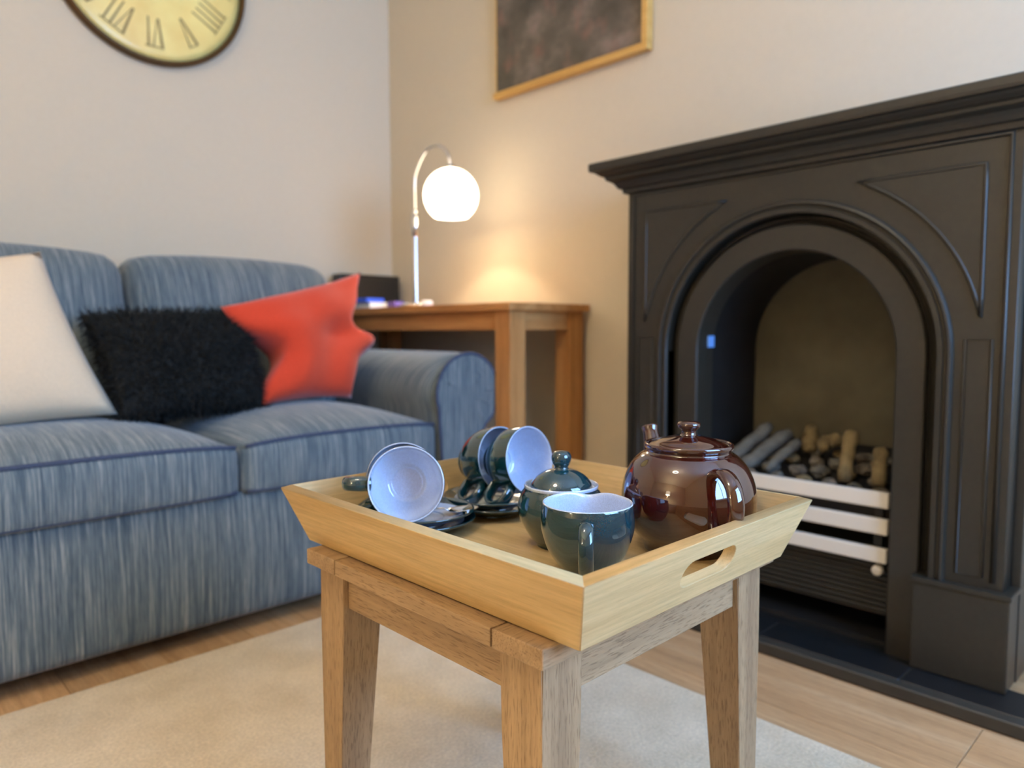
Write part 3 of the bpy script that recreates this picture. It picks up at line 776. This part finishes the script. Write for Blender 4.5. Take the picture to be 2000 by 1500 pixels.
aim(c2, rim1-ax*0.053+Vector((0, 0, 0.0058))-right*0.006, (ax+Vector((0, 0, 0.03))), -right+Vector((0, 0, -0.75)))
ax3 = Vector((0.03, -0.985, 0.15)).normalized()
rim3 = Vector((0.729, 0.716, 0.4955))
c3 = copytree(c1); c3['label'] = 'front teal teacup of the pair lying behind the sugar bowl, showing its white inside'
aim(c3, rim3, ax3, Vector((-0.75, 0, -0.80)))
c4 = copytree(c1); c4['label'] = 'rear teal teacup of the pair lying behind the sugar bowl, its foot towards the sofa'
aim(c4, rim3-ax3*0.054+Vector((-0.002, 0, 0.003)), ax3+Vector((0, 0, 0.03)), Vector((-0.75, 0.1, -0.75)))
def saucer(label, loc, grp):
    t = thing('saucer', label, 'saucer', loc, group=grp)
    lathe('dish', sprof([(0, 0.003), (0.030, 0.003), (0.033, 0.0), (0.036, 0.0), (0.037, 0.003), (0.052, 0.007), (0.066, 0.0135), (0.0705, 0.0155), (0.0712, 0.0172), (0.0695, 0.0182), (0.064, 0.0160), (0.056, 0.0128)], 4), 'teal', t, 64)
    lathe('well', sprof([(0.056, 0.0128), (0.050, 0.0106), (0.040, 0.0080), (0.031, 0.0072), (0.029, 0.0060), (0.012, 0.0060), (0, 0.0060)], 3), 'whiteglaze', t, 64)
    return t
SG = 'teal saucers stacked in pairs'
SAL = (0.578, 0.772); SAB = (0.708, 0.772)
s1 = saucer('lower teal saucer under the cup facing the camera', (SAL[0]+0.001, SAL[1]-0.001, TF), SG)
def scopy(label, loc):
    c = copytree(s1); c['label'] = label; c.location = loc; return c
scopy('upper teal saucer under the cup facing the camera, with a teaspoon on it', (SAL[0], SAL[1], TF+0.0105))
scopy('lower teal saucer at the back of the tray under the pair of cups', (SAB[0]+0.002, SAB[1]-0.001, TF))
scopy('upper teal saucer at the back of the tray under the pair of cups', (SAB[0], SAB[1], TF+0.0105))
# teaspoon
sn = thing('teaspoon', 'shiny steel teaspoon lying on the upper saucer nearest the camera', 'spoon', (0.624, 0.738, TF+0.0205))
sn.rotation_euler = (0, math.radians(-4), math.radians(-30))
v = []; f = []; n1, n2 = 10, 16
for s in (0, 1):
    for i in range(n1+1):
        for k in range(n2):
            r = i/n1; a = 2*PI*k/n2
            x = r*0.022*math.cos(a); y = r*0.0135*math.sin(a)*(1-0.18*math.cos(a))
            v.append((x, y, 0.0065*(r*r)-(0.001 if s else 0)))
for s in (0, 1):
    b0 = s*(n1+1)*n2
    for i in range(n1):
        for k in range(n2): f.append((b0+i*n2+k, b0+i*n2+(k+1) % n2, b0+(i+1)*n2+(k+1) % n2, b0+(i+1)*n2+k))
b1 = (n1+1)*n2
for k in range(n2): f.append((n1*n2+k, n1*n2+(k+1) % n2, b1+n1*n2+(k+1) % n2, b1+n1*n2+k))
pyd('bowl', v, f, 'steel', sn, True)
tube('handle', spline([(-0.020, 0, 0.006), (-0.030, 0, 0.010), (-0.055, 0, 0.009), (-0.085, 0, 0.006)], 5), [0.0022]*8+[0.0026]*5+[0.0034]*3, 'steel', sn, 8, (0, 1, 0), 0.5)

# milk jug, its handle towards the camera ---------------------------------
JX, JY = 0.6013, 0.5026
jg = thing('milk_jug', 'round teal milk jug with white lining at the front corner of the tray', 'jug', (JX, JY, TF))
az = math.atan2(JY, JX)        # local +x points away from the camera: the pouring lip
jg.rotation_euler = (0, 0, az-0.02)
def lip(p):
    if p.z > 0.045:
        k = ((p.z-0.045)/0.03)**1.5; r = math.hypot(p.x, p.y); a = math.atan2(p.y, p.x)
        g = math.exp(-(a/0.24)**2)-0.18*math.exp(-((abs(a)-0.55)/0.22)**2)
        w = min(1, max(0, (r-0.03)/0.015))
        p = Vector((p.x*(1+0.10*k*max(g, -0.1)*w), p.y*(1+0.03*k*g*w), p.z-0.0042*k*g*w))
    return Vector((p.x*0.962, p.y*0.962, p.z*1.07))
lathe('body', sprof([(0, 0.003), (0.021, 0.003), (0.0245, 0.0), (0.0275, 0.0), (0.0285, 0.004), (0.034, 0.010), (0.0445, 0.024), (0.0518, 0.043), (0.0532, 0.056), (0.0520, 0.0705), (0.0512, 0.0735)], 4), 'teal', jg, 64, deform=lip)
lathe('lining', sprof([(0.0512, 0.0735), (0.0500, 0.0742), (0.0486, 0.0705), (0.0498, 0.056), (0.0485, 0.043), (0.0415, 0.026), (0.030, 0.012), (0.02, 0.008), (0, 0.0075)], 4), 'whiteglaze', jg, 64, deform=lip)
strap('handle', [(-0.047, 0, 0.064), (-0.056, 0, 0.068), (-0.066, 0, 0.065), (-0.073, 0, 0.053), (-0.0725, 0, 0.038), (-0.066, 0, 0.024), (-0.055, 0, 0.0165), (-0.036, 0, 0.017)], 0.0078, 'teal', jg, 0.6)

# sugar bowl ---------------------------------------------------------------
UX, UY = 0.660, 0.594
sb = thing('sugar_bowl', 'lidded teal sugar bowl with a white rim between jug and teacups', 'sugar bowl', (UX, UY, TF))
lathe('body', sprof([(0, 0.003), (0.024, 0.003), (0.0265, 0.0), (0.030, 0.0), (0.031, 0.003), (0.040, 0.013), (0.0515, 0.034), (0.0540, 0.050), (0.0505, 0.0635), (0.0465, 0.0705), (0.0455, 0.0730)], 4), 'teal', sb, 64)
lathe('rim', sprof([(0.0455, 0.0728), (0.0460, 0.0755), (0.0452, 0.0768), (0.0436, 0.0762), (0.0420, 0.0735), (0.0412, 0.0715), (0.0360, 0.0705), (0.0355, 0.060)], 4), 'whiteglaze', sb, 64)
ld = lathe('lid', sprof([(0.0372, 0.0700), (0.0385, 0.0735), (0.0365, 0.0790), (0.0295, 0.0868), (0.0200, 0.0925), (0.0100, 0.0955), (0, 0.0960)], 4), 'teal', sb, 64)
lathe('knob', sprof([(0.0105, 0.0940), (0.0088, 0.0962), (0.0085, 0.0985), (0.0108, 0.1020), (0.0124, 0.1075), (0.0118, 0.1125), (0.0082, 0.1168), (0, 0.1184)], 4), 'teal', ld, 32)

# teapot --------------------------------------------------------------------
PX, PY = 0.760, 0.477
tp = thing('teapot', 'glossy dark brown round teapot with lid on the tray', 'teapot', (PX, PY, TF))
tp.rotation_euler = (0, 0, math.atan2(0.845, 0.535))        # local +x is the spout
lathe('body', sprof([(0, 0.006), (0.042, 0.006), (0.047, 0.0005), (0.0515, 0.0), (0.0530, 0.004), (0.0555, 0.011), (0.0685, 0.026), (0.0782, 0.046), (0.0805, 0.064), (0.0775, 0.084), (0.0690, 0.103), (0.0585, 0.1145), (0.0530, 0.1180)], 5), 'brownglaze', tp, 80)
lathe('collar', sprof([(0.0545, 0.1165), (0.0505, 0.1195), (0.0500, 0.1215), (0.0518, 0.1235), (0.0530, 0.1260), (0.0528, 0.1285), (0.0512, 0.1300), (0.0492, 0.1290), (0.0485, 0.1255), (0.0440, 0.1245), (0.0430, 0.118)], 4), 'brownglaze', tp, 64)
ld = lathe('lid', sprof([(0.0470, 0.1235), (0.0478, 0.1262), (0.0462, 0.1280), (0.0415, 0.1295), (0.0330, 0.1335), (0.0210, 0.1368), (0.0130, 0.1385), (0, 0.139)], 4), 'brownglaze', tp, 64)
lathe('knob', sprof([(0.0125, 0.1370), (0.0095, 0.1395), (0.0085, 0.1425), (0.0090, 0.1450), (0.0125, 0.1485), (0.0138, 0.1510), (0.0128, 0.1540), (0.0085, 0.1560), (0, 0.1566)], 4), 'brownglaze', ld, 32)
sp = spline([(0.066, 0, 0.050), (0.086, 0, 0.062), (0.100, 0, 0.086), (0.110, 0, 0.112), (0.121, 0, 0.1335)], 7)
tube('spout', sp, [0.023-(0.023-0.0105)*min(1, (i/(len(sp)-1))*1.15)+(0.001 if i > len(sp)-3 else 0) for i in range(len(sp))], 'brownglaze', tp, 18)
strap('handle', [(-0.060, 0, 0.0985), (-0.076, 0, 0.1065), (-0.094, 0, 0.107), (-0.110, 0, 0.096), (-0.116, 0, 0.076), (-0.110, 0, 0.054), (-0.096, 0, 0.038), (-0.070, 0, 0.030)], 0.0098, 'brownglaze', tp, 0.62, 8)

# ============================================================ ROOM LAMPS OUT OF FRAME
cl = thing('ceiling_light', 'opal glass globe light hanging from the ceiling above the rug', 'lamp', (-0.25, 0.55, H))
lathe('ceiling_rose', [(0, 0), (0.06, 0), (0.06, -0.02), (0.01, -0.03), (0, -0.03)], 'white', cl, 32)
tube('stem', [(0, 0, -0.02), (0, 0, -0.14)], 0.006, 'chrome', cl)
lathe('globe', [(0.11*math.sin(PI*k/20), -0.24+0.11*math.cos(PI*k/20)) for k in range(21)], 'opal2', cl, 32)
l = bpy.data.lights.new('ceiling_bulb', 'POINT'); l.color = WARM; l.energy = 70; l.shadow_soft_size = 0.13
o = bpy.data.objects.new('ceiling_bulb', l); COL.objects.link(o); o.parent = cl; o.location = (0, 0, -0.24)
sd = thing('floor_lamp', 'tall floor lamp with a pale drum shade near the left wall', 'lamp', (-1.75, 0.55, 0))
lathe('base', [(0, 0), (0.13, 0), (0.13, 0.012), (0.02, 0.02), (0, 0.02)], 'chrome', sd, 32)
tube('pole', [(0, 0, 0.015), (0, 0, 1.2)], 0.011, 'chrome', sd)
lathe('shade', [(0.17, 1.08), (0.15, 1.36)], 'opal2', sd, 40)
l = bpy.data.lights.new('floor_lamp_bulb', 'POINT'); l.color = (1.0, 0.84, 0.54); l.energy = 70; l.shadow_soft_size = 0.12
o = bpy.data.objects.new('floor_lamp_bulb', l); COL.objects.link(o); o.parent = sd; o.location = (0, 0, 1.22)
